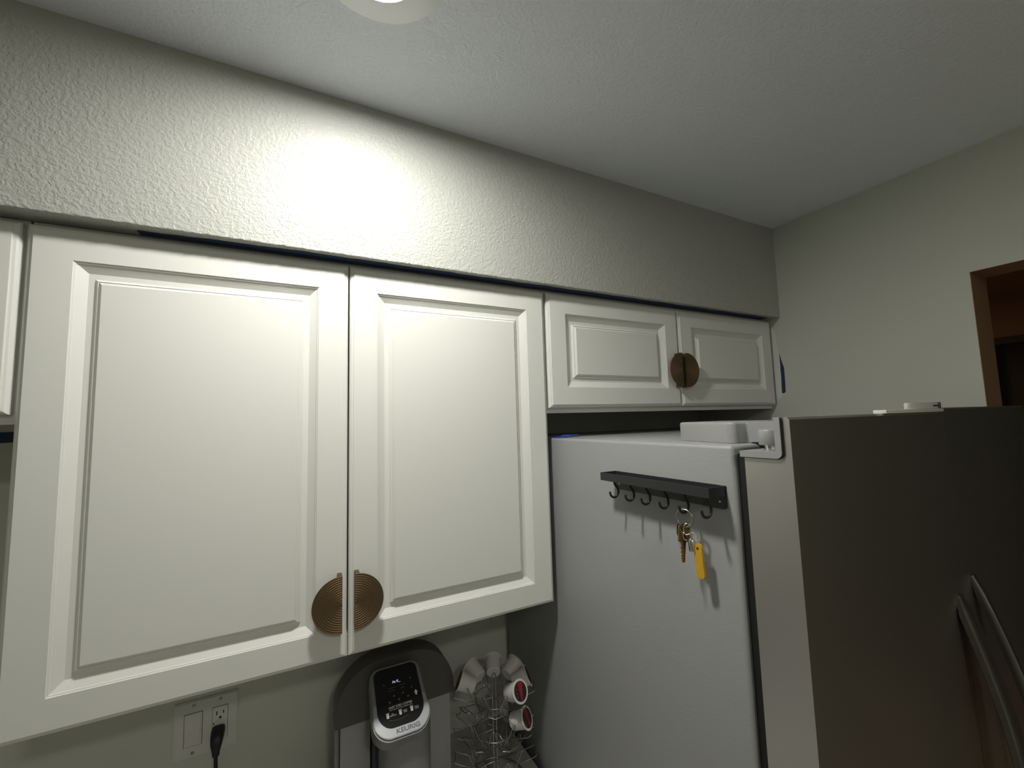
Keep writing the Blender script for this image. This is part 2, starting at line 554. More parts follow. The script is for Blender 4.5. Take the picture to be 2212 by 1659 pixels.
ribbon('masking_tape', P, m_tapelit, 'small scrap of blue masking tape in a brighter lit-look colour on the rear corner of the fridge top')

bm = bmesh.new()
pp = [(-0.004, 2.085), (-0.010, 2.060), (-0.0120, 2.030), (-0.0165, 2.000), (-0.0170, 1.930), (-0.0155, 1.862), (-0.0180, 1.855), (-0.010, 1.842), (0.004, 1.838), (0.004, 2.085)]
add_prism(bm, pp, XW - 0.0003, XW + 0.0005, lambda u, v, w_: (w_, u, v))
bpatch = link('bare_patch', bm, m_white, bpy.data.objects['wall_right'])
lab(bpatch, 'paler unpainted strip of wall')

# ------------------------------------------------------------------ refrigerator
FX0, FX1, FYB, FYF, FZT = 0.922, 1.826, 0.29, -0.464, 1.7477
fr = empty('refrigerator', ((FX0 + FX1) / 2, FYB, 0))
tag(fr, 'grey-sided stainless steel refrigerator under the short cabinet', 'refrigerator')
ox, oy = (FX0 + FX1) / 2, FYB
def floc(o):
    o.location = (-ox, -oy, 0)
    return o
floc(box('body', FX0, FX1, FYF, FYB, 0.03, FZT, m_fridge, fr, bev=0.006, seg=3))
bm = bmesh.new()
add_box(bm, FX0 + 0.010, FX1 - 0.010, -0.4815, FYF, 0.06, FZT - 0.012)
floc(lab(link('gasket', bm, m_gasket, fr), 'black door gasket'))
XG = 1.3865
def fridge_door(x0, x1, ztop, hinge_left):
    bm = bmesh.new()
    yb, yf = -0.4815, -0.5457
    n0, n1, zn = -0.5345, 0.10, 1.7365
    # notched end under the hinge, full profile on the rest
    pn = [(yb, 0.62), (yb, zn), (n0, zn), (n0, ztop), (yf + 0.003, ztop), (yf, ztop - 0.003), (yf, 0.62)]
    pf = [(yb, 0.62), (yb, ztop), (yf + 0.003, ztop), (yf, ztop - 0.003), (yf, 0.62)]
    if hinge_left:
        add_prism(bm, pn, x0, x0 + n1, lambda u, v, w_: (w_, u, v))
        add_prism(bm, pf, x0 + n1, x1, lambda u, v, w_: (w_, u, v))
    else:
        add_prism(bm, pf, x0, x1 - n1, lambda u, v, w_: (w_, u, v))
        add_prism(bm, pn, x1 - n1, x1, lambda u, v, w_: (w_, u, v))
    bmesh.ops.recalc_face_normals(bm, faces=bm.faces[:])
    for f in bm.faces:
        f.material_index = 0 if f.normal.y < -0.5 else 1
    return floc(link('door', bm, [m_steel, m_steelside], fr))
dL = fridge_door(FX0, XG, 1.7868, True)
dR = fridge_door(XG + 0.0015, FX1, 1.7935, False)
floc(box('gap_shade_strip', XG, XG + 0.0015, -0.5440, -0.4815, 0.63, 1.7860, m_gasket, fr))  # dark strip added in the door gap to stand in for its shade
def handle(d, x, zt, amp, hw0):
    bm = bmesh.new()
    pts = []
    z0 = 0.86
    n = 22
    for i in range(n + 1):
        s = i / n
        z = zt + (z0 - zt) * s
        y = -0.5450 - amp * math.sin(PI * s)
        pts.append((x, y, z))
    rings = []
    for i, (px, py, pz) in enumerate(pts):
        a = Vector(pts[max(i - 1, 0)]); b = Vector(pts[min(i + 1, n)])
        tv = (b - a).normalized()
        nv = tv.cross(Vector((1, 0, 0))).normalized()
        hw, ht = hw0, 0.0065
        if i in (0, n): hw, ht = 0.007, 0.004
        rings.append([bm.verts.new(Vector((px, py, pz)) + Vector((hw * cx_, 0, 0)) + nv * ht * cy_) for cx_, cy_ in
                      ((-1, -0.6), (-0.7, -1), (0.7, -1), (1, -0.6), (1, 0.6), (0.7, 1), (-0.7, 1), (-1, 0.6))])
    for A, B in zip(rings, rings[1:]):
        for k in range(8):
            bm.faces.new((A[k], A[(k + 1) % 8], B[(k + 1) % 8], B[k]))
    bm.faces.new(rings[0][::-1]); bm.faces.new(rings[-1])
    return link('handle', bm, m_handle, d, smooth=True, autosmooth=0.9)
lab(handle(dL, 1.366, 1.477, 0.054, 0.018), 'bowed brushed steel handle')
lab(handle(dR, 1.430, 1.497, 0.064, 0.006), 'bowed brushed steel handle')
bm = bmesh.new()
add_box(bm, FX0 + 0.004, FX1 - 0.004, -0.5440, -0.4815, 0.05, 0.612, 0.003)
d3 = floc(link('freezer_drawer', bm, m_steel, fr, smooth=True, autosmooth=0.6))
# hinge cover: big rounded box on the body, necking down to the knuckle
def fcover(x0, x1, mirror=False):
    bm = bmesh.new()
    out = [(-0.312, 0.982), (-0.312, 1.100), (-0.520, 1.100), (-0.528, 1.080), (-0.528, 1.020), (-0.500, 0.992)] 
    out = [(-0.3125, 0.9900), (-0.3125, 1.1050), (-0.4780, 1.1050), (-0.4780, 0.9850), (-0.4460, 0.9850), (-0.4420, 0.9620), (-0.4330, 0.9580)]
    if mirror:
        out = [(a, 2 * ((FX0 + FX1) / 2) - b) for a, b in out]
    vs0 = [bm.verts.new((b, a, FZT + 0.0005)) for a, b in out]
    vs1 = [bm.verts.new((b, a, 1.7808)) for a, b in out]
    bm.faces.new(vs0)
    tf = bm.faces.new(vs1[::-1])
    n = len(out)
    for i in range(n):
        bm.faces.new((vs0[i], vs1[i], vs1[(i + 1) % n], vs0[(i + 1) % n]))
    bmesh.ops.recalc_face_normals(bm, faces=bm.faces[:])
    es = [e for e in bm.edges if not (abs(e.verts[0].co.z - FZT) < 0.002 and abs(e.verts[1].co.z - FZT) < 0.002)]
    bmesh.ops.bevel(bm, geom=es, offset=0.0042, segments=3, affect='EDGES', profile=0.5, clamp_overlap=True)
    return floc(link('hinge_cover', bm, m_plast, fr, smooth=True, autosmooth=0.7))
hc = fcover(0, 0)
# arm and knuckle on the cover
bm = bmesh.new()
ap = [(-0.452, 1.7805), (-0.452, 1.7500), (-0.4800, 1.7500), (-0.4800, 1.7640), (-0.5100, 1.7640), (-0.5240, 1.7640), (-0.5240, 1.7720), (-0.5120, 1.7725), (-0.5020, 1.7745), (-0.4960, 1.7790), (-0.4900, 1.7805)]
add_prism(bm, ap, 0.9800, 1.0600, lambda u, v, w_: (w_, u, v))
add_box(bm, 0.9500, 0.9810, -0.5180, -0.4880, 1.7640, 1.7715)
link('hinge_arm', bm, m_plast, hc, smooth=True, autosmooth=0.5)
lathe('knuckle', [(0.0, 0.0), (0.0145, 0.0), (0.0150, 0.0008), (0.0150, 0.0195), (0.0140, 0.0210), (0.0, 0.0210)], m_plast, hc, fr=lambda x, y, h: (0.9500 + x, -0.5030 + y, 1.7490 + h), seg=28)
lathe('hinge_pin', [(0.0, 0.0), (0.0082, 0.0), (0.0082, 0.0085), (0.0, 0.0085)], m_chrome, hc, fr=lambda x, y, h: (0.9500 + x, -0.5030 + y, 1.7405 + h), seg=20)
fcover(0, 0, True)
# L-shaped bracket lining the door notch
bm = bmesh.new()
def lshape(th):
    o_ = [(-0.4780, 1.7418), (-0.4780, 1.7418 - th)]
    o_ += arc(-0.5355 + 0.008 - (th - 0.006) * 0, 1.7418 - th + 0.008, 0.008, -PI / 2, -PI, 6)
    o_ += [(-0.5355, 1.7872), (-0.5355 + th * 0.9, 1.7872)]
    o_ += arc(-0.5355 + th * 0.9 + 0.004, 1.7418 + 0.004, 0.004, PI, 1.5 * PI, 4)
    return o_
add_prism(bm, lshape(0.0085), FX0 - 0.0045, FX0 + 0.085, lambda u, v, w_: (w_, u, v))
floc(lab(link('hinge_bracket', bm, m_plast, fr, smooth=True, autosmooth=0.5), 'light grey L-shaped corner bracket'))
bm = bmesh.new()
def lline(off, th):
    o_ = [(-0.4790, 1.7418 - 0.0085 - off), (-0.4790, 1.7418 - 0.0085 - off - th)]
    c = (-0.5355 + 0.008, 1.7418 - 0.0085 + 0.008)
    r0 = 0.008 + off
    o_ += arc(c[0], c[1], r0 + th, -PI / 2, -PI, 6)
    o_ += [(-0.5355 - off - th, 1.7860), (-0.5355 - off, 1.7860)]
    o_ += arc(c[0], c[1], r0, -PI, -PI / 2, 6)
    return o_
add_prism(bm, lline(0.0, 0.0011), FX0 - 0.0030, FX0 + 0.02, lambda u, v, w_: (w_, u, v))
floc(link('bracket_edge', bm, m_gasket, fr))
for (lx) in (1.0, 1.75):
    for ly in (-0.42, 0.22):
        bm = bmesh.new()
        add_box(bm, lx - 0.02, lx + 0.02, ly - 0.02, ly + 0.02, 0, 0.03)
        floc(link('foot', bm, m_blackp, fr))

# thin plate and puck lying on top of the left door
s = box('shelf_plate', -0.106, 0.106, -0.0085, 0.0085, 0, 0.0058, m_plate, None, bev=0.0008)
s.location = (1.2800, -0.5400, 1.7868)
tag(s, 'thin white plate lying along the top edge of the fridge door', 'plate')
pk = empty('door_sensor', (1.3230, -0.5400, 1.7926))
tag(pk, 'small round white puck on the thin plate on top of the fridge', 'sensor')
lathe('housing', [(0.0, 0.0), (0.060, 0.0), (0.0605, 0.0015), (0.0605, 0.0085), (0.058, 0.0105), (0.0, 0.0108)], m_white, pk, fr=lambda x, y, h: (x, y * 0.145, h), seg=36)
b_ = box('slot', 0.022, 0.042, -0.0090, -0.0078, 0.004, 0.0062, m_slot, pk)
b_ = box('end_cap', 0.052, 0.0625, -0.006, 0.006, 0.0, 0.0112, m_faint, pk, bev=0.001)
lab(b_, 'dark grey end cap')

# ------------------------------------------------------------------ key rack on the fridge side
rk = empty('key_rack', (FX0, -0.33, 1.675))
tag(rk, 'black metal key rack with tray and six hooks on the fridge side', 'key rack')
RO = Vector((FX0, -0.33, 1.675))
def rloc(o):
    o.location = -RO
    return o
bm = bmesh.new()
pl = rrect(-0.450, -0.209, 1.655, 1.689, (0.005, 0.005, 0.0008, 0.0008), 5)
add_prism(bm, pl, FX0 - 0.0018, FX0 - 0.0002, lambda u, v, w_: (w_, u, v))
rloc(link('back_plate', bm, m_black, rk))
bm = bmesh.new()
xo = FX0 - 0.0375
th = 0.0014
zb_, zt_ = 1.6745, 1.6890
add_box(bm, xo, FX0 - 0.0019, -0.449, -0.210, zb_, zb_ + th)
add_box(bm, xo, xo + th, -0.449, -0.210, zb_ + th, zt_)
add_box(bm, xo + th, FX0 - 0.0019, -0.449, -0.449 + th, zb_ + th, zt_)
add_box(bm, xo + th, FX0 - 0.0019, -0.210 - th, -0.210, zb_ + th, zt_)
rloc(link('tray', bm, m_black, rk))
HY = [-0.2385, -0.2795, -0.3180, -0.3575, -0.3970, -0.4370]
for i, hy in enumerate(HY):
    hx = 0.8935
    pts = [(hx, hy, zb_ + 0.0005), (hx, hy, zb_ - 0.004), (hx + 0.002, hy, zb_ - 0.0075), (hx + 0.006, hy, zb_ - 0.0115)]
    cxx, czz, rr = hx - 0.0012, zb_ - 0.0195, 0.0100
    for k in range(0, 13):
        a = math.radians(38) - math.radians(225) * k / 12
        pts.append((cxx + rr * math.cos(a), hy, czz + rr * math.sin(a)))
    bm = bmesh.new()
    add_tube(bm, pts, 0.0021, 10)
    rloc(link('hook', bm, m_black, rk, smooth=True, autosmooth=1.0))
for sy, sz in ((-0.4390, 1.6655), (-0.2222, 1.6655)):
    bm = bmesh.new()
    add_lathe(bm, [(0.0, 0.0009), (0.0016, 0.0007), (0.0021, 0.0)], lambda x, y, h: (FX0 - 0.0018 - h, sy + x, sz + y), 14)
    rloc(lab(link('screw', bm, m_chrome, rk, smooth=True), 'bright screw head'))

# ------------------------------------------------------------------ keys
hy = HY[4]
kx, ky, kz = 0.8923, hy, 1.6460          # lowest inner point of the fifth hook
kr = empty('key_ring', (kx, ky, kz))
tag(kr, 'split ring with a brass key, chrome clasp and yellow tag on the fifth hook', 'keys')
def kmat(o, loc=(0, 0, 0), rot=(0, 0, 0)):
    o.location = loc
    o.rotation_euler = rot
    return o
RR = 0.0128
rg = tube('ring', [(RR * math.cos(a), 0, RR * math.sin(a)) for a in [2 * PI * k / 40 for k in range(40)]], 0.0016, m_nickel, kr, seg=8, closed=True)
kmat(rg, (0, 0, -RR + 0.0038), (0, 0, math.radians(-78)))
zk = -2 * RR + 0.0038
# brass key: square bow and toothed blade
bm = bmesh.new()
bow = rrect(-0.0105, 0.0105, -0.026, -0.0005, (0.003, 0.003, 0.004, 0.004), 4)
blade = [(-0.0040, -0.026), (-0.0040, -0.030), (-0.0030, -0.031)]
zz = -0.032
for k in range(6):
    blade += [(-0.0034, zz), (-0.0016, zz - 0.0016), (-0.0020, zz - 0.0026)]
    zz -= 0.0036
blade += [(-0.001, zz - 0.0015), (0.0012, zz - 0.0030), (0.0034, zz - 0.001), (0.0038, -0.030), (0.0042, -0.026)]
add_prism(bm, bow, -0.0011, 0.0011, lambda u, v, w_: (u, w_, v))
add_prism(bm, blade, -0.0009, 0.0009, lambda u, v, w_: (u, w_, v))
k1 = link('key', bm, m_key, kr)
kmat(k1, (0.0010, 0.0025, zk + 0.003), (0, math.radians(7), math.radians(-5)))
bm = bmesh.new()
bow = rrect(-0.0095, 0.0095, -0.022, 0.0, (0.008, 0.008, 0.005, 0.005), 5)
add_prism(bm, bow, -0.0010, 0.0010, lambda u, v, w_: (u, w_, v))
blade2 = [(-0.0035, -0.021), (-0.0035, -0.030), (-0.0022, -0.033), (-0.0032, -0.036), (-0.0018, -0.040), (-0.0030, -0.043), (0.0, -0.0475), (0.0033, -0.044), (0.0036, -0.021)]
add_prism(bm, blade2, -0.0008, 0.0008, lambda u, v, w_: (u, w_, v))
k2 = lab(link('key', bm, m_key, kr), 'second brass key behind the first')
kmat(k2, (0.0020, 0.0050, zk + 0.003), (0, math.radians(4), math.radians(-35)))
# chrome swivel clasp and barrel
bm = bmesh.new()
add_lathe(bm, [(0.0, 0.0), (0.0048, 0.0), (0.0052, 0.001), (0.0052, 0.0150), (0.0040, 0.0175), (0.0026, 0.0190), (0.0026, 0.0250), (0.0, 0.0255)], lambda x, y, h: (x, y, h - 0.0395), 24)
k3 = link('barrel', bm, m_chrome, kr, smooth=True, autosmooth=0.7)
kmat(k3, (0.0020, -0.0060, zk + 0.004), (0, math.radians(-6), 0))
bm = bmesh.new()
add_tube(bm, [(0.0055 * math.cos(a), 0, 0.0085 * math.sin(a)) for a in [2 * PI * k / 24 for k in range(24)]], 0.0012, 8, closed=True)
add_tube(bm, [(-0.004, 0, -0.003), (-0.005, 0, -0.011), (-0.002, 0, -0.016), (0.003, 0, -0.017)], 0.0011, 8)
k4 = link('clasp', bm, m_chrome, kr, smooth=True)
kmat(k4, (0.0005, -0.0030, zk - 0.0030), (0, math.radians(12), math.radians(-40)))
bm = bmesh.new()
add_tube(bm, [(0.0050 * math.cos(a), 0, 0.0060 * math.sin(a)) for a in [2 * PI * k / 20 for k in range(20)]], 0.0008, 8, closed=True)
k5 = link('small_ring', bm, m_chrome, kr, smooth=True)
kmat(k5, (0.0060, -0.0110, zk - 0.0130), (0, math.radians(-25), math.radians(-30)))
bm = bmesh.new()
add_prism(bm, rrect(-0.0064, 0.0064, -0.0505, 0.0, (0.0060, 0.0060, 0.0060, 0.0060), 8), -0.0021, 0.0021, lambda u, v, w_: (u, w_, v))
bmesh.ops.bevel(bm, geom=[e for e in bm.edges if len(e.link_faces) == 2 and e.calc_face_angle(0) > 1.2], offset=0.0008, segments=2, affect='EDGES', clamp_overlap=True)
k6 = lab(link('tag', bm, m_yellow, kr, smooth=True, autosmooth=0.6), 'long rounded yellow plastic tag')
kmat(k6, (0.0080, -0.0145, zk - 0.0225), (0, math.radians(-3), math.radians(-85)))
bm = bmesh.new()
add_lathe(bm, [(0.0, 0.0003), (0.0018, 0.0003), (0.0018, 0.0)], lambda x, y, h: (x, -0.0021 - h, -0.007 + y), 14)
link('eyelet', bm, m_slot, k6)

# ------------------------------------------------------------------ worktop and base cabinet under it
wt = box('worktop', XL + 0.005, 0.905, -0.30, YB - 0.001, 0.902, 0.940, m_counter, None, bev=0.003)
tag(wt, 'grey worktop under the coffee maker, its end beside the fridge', 'worktop')
bc = empty('base_cabinet', (-0.4, YB, 0))
tag(bc, 'white base cabinet run under the grey worktop', 'cabinet')
def bcl(o):
    o.location = (0.4, -YB, 0)
    return o
bcl(box('body', XL + 0.01, 0.895, -0.255, YB - 0.001, 0.09, 0.902, m_cabside, bc))
bcl(box('plinth', XL + 0.01, 0.895, -0.20, YB - 0.001, 0.0, 0.09, m_dark, bc))
xx = XL + 0.02
while xx + 0.44 < 0.90:
    d_ = link('door', door_mesh(0.43, 0.60), m_cab, bc)
    d_.location = (xx + 0.4, -0.2755 - YB, 0.10)
    link('pull', pull_mesh(1), m_brass, d_).location = (0.012, 0, 0.53)
    w_ = box('drawer_front', 0, 0.43, 0, 0.019, 0, 0.165, m_cab, bc, bev=0.004)
    w_.location = (xx + 0.4, -0.2755 - YB, 0.715)
    xx += 0.4367

# ------------------------------------------------------------------ wall plate with switch and receptacle
wp = empty('wall_plate', (0.1965, YB, 1.150))
tag(wp, 'white two-gang wall plate with rocker switch and receptacle under the cabinet', 'wall plate')
def rp(name, x0, x1, z0, z1, y0, y1, mt, parent, rad=0.002, bev=0.0):
    bm = bmesh.new()
    add_prism(bm, rrect(x0, x1, z0, z1, (rad,) * 4, 4), y0, y1, lambda u, v, w_: (u, w_, v))
    if bev:
        bmesh.ops.recalc_face_normals(bm, faces=bm.faces[:])
        es = [e for e in bm.edges if all(abs(v.co.y - y0) < 1e-6 for v in e.verts)]
        bmesh.ops.bevel(bm, geom=es, offset=bev, segments=2, affect='EDGES', clamp_overlap=True)
    return link(name, bm, mt, parent)
rp('plate', -0.0580, 0.0580, -0.0570, 0.0570, -0.0055, -0.0003, m_plate, wp, 0.004, 0.0022)
rp('rocker_gap', -0.0395, -0.0065, -0.0340, 0.0330, -0.0058, -0.0040, m_slot, wp, 0.001)
sw = rp('rocker_switch', -0.0386, -0.0074, -0.0331, 0.0321, -0.0066, -0.0040, m_plate, wp, 0.001)
bm = bmesh.new()
pr = [(-0.0060, 0.0295), (-0.0105, 0.0005), (-0.0068, -0.0305), (-0.0062, -0.0305), (-0.0062, 0.0295)]
add_prism(bm, pr, -0.0360, -0.0100, lambda u, v, w_: (w_, u, v))
link('paddle', bm, m_plate, sw)
rp('receptacle_gap', 0.0105, 0.0395, -0.0340, 0.0330, -0.0058, -0.0040, m_slot, wp, 0.001)
rc = rp('receptacle', 0.0112, 0.0388, -0.0333, 0.0323, -0.0070, -0.0040, m_plate, wp, 0.001, 0.0006)
bm = bmesh.new()
for zc_ in (0.0170,):
    add_box(bm, 0.0180, 0.0200, -0.0073, -0.0068, zc_ - 0.0015, zc_ + 0.0065)
    add_box(bm, 0.0305, 0.0325, -0.0073, -0.0068, zc_ - 0.0005, zc_ + 0.0060)
    add_lathe(bm, [(0.0, 0.0004), (0.0025, 0.0004), (0.0025, 0.0)], lambda x, y, h: (0.0255 + x, -0.0070 - h, zc_ - 0.0075 + y), 14)
add_box(bm, 0.0130, 0.0147, -0.0073, -0.0068, -0.0030, 0.0012)
link('slots', bm, m_slot, rc)
rp('button', 0.0185, 0.0315, -0.0010, 0.0045, -0.0082, -0.0068, m_plate, rc, 0.0005)
rp('button', 0.0185, 0.0315, -0.0085, -0.0030, -0.0082, -0.0068, m_plate, rc, 0.0005)
for sx_, sz_ in ((-0.0230, 0.0480), (0.0250, 0.0480), (-0.0230, -0.0480), (0.0250, -0.0480)):
    bm = bmesh.new()
    add_lathe(bm, [(0.0, 0.0010), (0.0022, 0.0008), (0.0032, 0.0)], lambda x, y, h: (sx_ + x, -0.0055 - h, sz_ + y), 16)
    link('screw', bm, m_nickel, wp, smooth=True)

# power plug and cord
pg = empty('power_cord', (0.2195, YB - 0.0075, 1.1335))
tag(pg, 'black power plug and cord hanging from the receptacle in the white plate', 'power cord')
bm = bmesh.new()
secs = []
for (dy, dz, hw, hh) in ((0.0, 0.0, 0.0125, 0.0120), (-0.012, 0.000, 0.0125, 0.0120), (-0.021, -0.004, 0.0120, 0.0110), (-0.026, -0.013, 0.0105, 0.0090), (-0.028, -0.024, 0.0075, 0.0060), (-0.028, -0.034, 0.0062, 0.0052)):
    secs.append((dy, dz, hw, hh))
tang = [(-1, 0), (-1, 0), (-0.8, -0.6), (-0.4, -0.9), (0, -1), (0, -1)]
rings = []
for (dy, dz, hw, hh), (ty, tz) in zip(secs, tang):
    nrm = Vector((0, -tz, ty)); nrm.normalize()
    ring = []
    for k in range(16):
        a = 2 * PI * k / 16
        ca, sa = math.cos(a), math.sin(a)
        ca = math.copysign(abs(ca) ** 0.6, ca); sa = math.copysign(abs(sa) ** 0.6, sa)
        ring.append(bm.verts.new(Vector((hw * ca, dy, dz)) + nrm * hh * sa))
    rings.append(ring)
for A, B in zip(rings, rings[1:]):
    for k in range(16):
        bm.faces.new((A[k], A[(k + 1) % 16], B[(k + 1) % 16], B[k]))
bm.faces.new(rings[0][::-1]); bm.faces.new(rings[-1])
link('plug', bm, m_cord, pg, smooth=True, autosmooth=1.0)
cpts = [(0, -0.028, -0.030), (0.0, -0.0285, -0.05), (0.002, -0.029, -0.08), (0.006, -0.030, -0.11), (0.012, -0.030, -0.14), (0.022, -0.030, -0.165), (0.045, -0.030, -0.183), (0.080, -0.028, -0.1885), (0.14, -0.024, -0.1885), (0.215, -0.018, -0.1885)]
def smooth_pts(p, it=2):
    p = [Vector(q) for q in p]
    for _ in range(it):
        q = [p[0]]
        for a, b in zip(p, p[1:]):
            q += [a.lerp(b, 0.25), a.lerp(b, 0.75)]
        q.append(p[-1])
        p = q
    return p
tube('cord', smooth_pts(cpts), 0.0036, m_cord, pg, seg=10)

# ------------------------------------------------------------------ coffee maker
CM = (0.576, 0.0, 0.940)
cm = empty('coffee_maker', CM)
tag(cm, 'grey pod coffee maker with black touch panel on the worktop', 'coffee maker')
HW = 0.1325
# rear housing with round shoulders, slightly inset below the cap
bm = bmesh.new()
add_prism(bm, rrect(-HW + 0.003, HW - 0.003, 0.0, 0.318, (0.01, 0.01, 0.094, 0.094), 14), 0.200, 0.226, lambda u, v, w_: (u, w_, v))
link('rear_housing', bm, m_keu, cm, smooth=True, autosmooth=0.5)
box('water_tank', -HW + 0.03, HW - 0.03, 0.227, 0.315, 0.0, 0.225, m_blackp, cm, bev=0.01)
# cap: arch band in front
bm = bmesh.new()
outl = [(-HW, 0.208), (-0.062, 0.208), (-0.062, 0.2095), (0.062, 0.2095), (0.062, 0.208), (HW, 0.208)] + arc(HW - 0.098, 0.327 - 0.098, 0.098, 0, PI / 2, 14) + arc(-HW + 0.098, 0.327 - 0.098, 0.098, PI / 2, PI, 14)
add_prism(bm, outl, 0.162, 0.215, lambda u, v, w_: (u, w_, v))
bmesh.ops.recalc_face_normals(bm, faces=bm.faces[:])
es = [e for e in bm.edges if all(abs(v.co.y - 0.162) < 1e-6 or (abs(v.co.y - 0.215) < 1e-6 and v.co.z > 0.22) for v in e.verts)]
bmesh.ops.bevel(bm, geom=es, offset=0.008, segments=4, affect='EDGES', clamp_overlap=True)
link('arch_cap', bm, m_keu, cm, smooth=True, autosmooth=0.5)
for sx_ in (-1, 1):
    a, b = (-HW + 0.012, -0.058) if sx_ < 0 else (0.058, HW - 0.006)
    lab(box('side_panel', a, b, 0.170, 0.199, 0.0, 0.2075, m_keulight, cm, bev=0.003), 'light grey upright panel')
lab(box('side_strip', -HW + 0.001, -HW + 0.011, 0.180, 0.199, 0.0, 0.2070, m_keumid, cm, bev=0.002), 'narrow grey edge strip')
# brew column below the head
bm = bmesh.new()
col = rrect(-0.0500, 0.0500, 0.0400, 0.1900, (0.040, 0.040, 0.004, 0.004), 8)
add_prism(bm, col, 0.130, 0.236, lambda u, v, w_: (u, v, w_))
link('brew_column', bm, m_keumid, cm, smooth=True, autosmooth=0.5)
bm = bmesh.new()
add_box(bm, -0.0565, 0.0565, 0.120, 0.190, 0.0, 0.240)
link('column_back', bm, m_blackp, cm)
bm = bmesh.new()
add_prism(bm, rrect(-0.060, 0.060, 0.015, 0.158, (0.04, 0.04, 0.004, 0.004), 8), 0.0, 0.022, lambda u, v, w_: (u, v, w_))
link('drip_tray', bm, m_keumid, cm, smooth=True, autosmooth=0.5)
# head: slanted slab.  local frame: u across, v up along the slope, w outwards normal
v0 = Vector((0, 0.018, 0.240)); v1 = Vector((0, 0.130, 0.320))
vd = (v1 - v0); VL = vd.length; vd.normalize()
wd_ = Vector((1, 0, 0)).cross(vd).normalized()      # outward normal
if wd_.z < 0: wd_ = -wd_
def hf(u, v, w_):
    return tuple(Vector((u - 0.0150, 0, 0)) + v0 + vd * v + wd_ * w_)
def houtline(hb, ht, vb, vt, rb, rt):
    p = arc(-hb + rb, vb + rb, rb, PI, 1.5 * PI, 8) + arc(hb - rb, vb + rb, rb, 1.5 * PI, 2 * PI, 8)
    p += arc(ht - rt, vt - rt, rt, 0, PI / 2, 6) + arc(-ht + rt, vt - rt, rt, PI / 2, PI, 6)
    # bow the bottom edge outwards a little
    q = []
    for (x_, y_) in p:
        if y_ < vb + rb:
            y_ -= 0.006 * (1 - (x_ / hb) ** 2)
        q.append((x_, y_))
    return q
bm = bmesh.new()
add_prism(bm, houtline(0.0570, 0.0530, 0.0095, VL + 0.004, 0.030, 0.018), -0.034, -0.002, hf)
head = link('head', bm, m_keumid, cm, smooth=True, autosmooth=0.5)
bm = bmesh.new()
add_prism(bm, houtline(0.0560, 0.0520, 0.0125, VL * 0.52, 0.030, 0.001), -0.0025, 0.0035, hf)
bmesh.ops.recalc_face_normals(bm, faces=bm.faces[:])
es = [e for e in bm.edges if len(e.link_faces) == 2 and e.calc_face_angle(0) > 1.2]
bmesh.ops.bevel(bm, geom=es, offset=0.0016, segments=3, affect='EDGES', clamp_overlap=True)
lab(link('bezel', bm, m_silver, head, smooth=True, autosmooth=0.6), 'satin silver surround with lettering')
bm = bmesh.new()
add_prism(bm, houtline(0.0535, 0.0495, VL * 0.50, VL + 0.003, 0.001, 0.016), -0.0025, 0.0020, hf)
link('bezel', bm, m_keumid, head, smooth=True, autosmooth=0.6)
bm = bmesh.new()
add_prism(bm, houtline(0.0465, 0.0455, 0.0290, VL - 0.001, 0.026, 0.014), -0.001, 0.0046, hf)
panel = link('touch_panel', bm, m_gloss, head, smooth=True, autosmooth=0.6)
def tmx(u, v, w_):
    M4 = Matrix.Identity(4)
    c = [Vector((1, 0, 0)), vd, wd_]
    for i in range(3):
        for j in range(3):
            M4[j][i] = c[i][j]
    M4.translation = Vector(hf(u, v, w_))
    return M4
text_mesh('lettering', 'KEURIG', 0.0110, m_letter, tmx(0.008, 0.0165, 0.0037), head, sx=1.25, bold=0.0003)
W_ = 0.0048
text_mesh('display', 'At K_', 0.0070, m_lcd, tmx(-0.001, 0.106, W_), panel, sx=1.0)
text_mesh('lettering', 'EASY ICED COFFEE', 0.0056, m_print, tmx(0.000, 0.0595, W_), panel, sx=1.0, bold=0.0001)
text_mesh('lettering', 'FOR PREMIUM ICED BEVERAGES', 0.0032, m_print, tmx(0.000, 0.0550, W_), panel, sx=1.0)
for i, (u, tx) in enumerate(((-0.0210, 'FILL\nWITH ICE'), (0.0040, 'BREW\nICED'), (0.0270, 'ENJOY\nCOLD'))):
    text_mesh('lettering', tx, 0.0030, m_print, tmx(u + 0.0035, 0.0465, W_), panel)
    bm = bmesh.new()
    c0 = u - 0.0065
    add_prism(bm, [(c0 - 0.0022, 0.0425), (c0 + 0.0022, 0.0425), (c0 + 0.0030, 0.0510), (c0 - 0.0030, 0.0510)], W_ - 0.0003, W_ + 0.0002, hf)
    add_prism(bm, [(c0 - 0.0034, 0.0512), (c0 + 0.0034, 0.0512), (c0 + 0.0030, 0.0520), (c0 - 0.0030, 0.0520)], W_ - 0.0003, W_ + 0.0002, hf)
    link('cup_icon', bm, m_print, panel)
# arrow and button marks
bm = bmesh.new()
add_prism(bm, [(0.0330, 0.0690), (0.0366, 0.0690), (0.0366, 0.0735), (0.0388, 0.0735), (0.0348, 0.0795), (0.0308, 0.0735), (0.0330, 0.0735)], W_ - 0.0003, W_ + 0.0002, hf)
link('arrow_icon', bm, m_print, panel)
for (u, v, r_) in ((-0.0200, 0.0695, 0.0022), (-0.0010, 0.0705, 0.0022), (0.0180, 0.0715, 0.0022), (-0.0100, 0.0795, 0.0018), (0.0090, 0.0805, 0.0018), (0.0285, 0.1050, 0.0016), (-0.0270, 0.1050, 0.0016), (0.0280, 0.0860, 0.0014)):
    bm = bmesh.new()
    add_prism(bm, [(u + r_ * math.cos(a), v + r_ * math.sin(a)) for a in [2 * PI * k / 12 for k in range(12)]], W_ - 0.0003, W_ + 0.0001, hf)
    link('button_mark', bm, m_faint, panel)
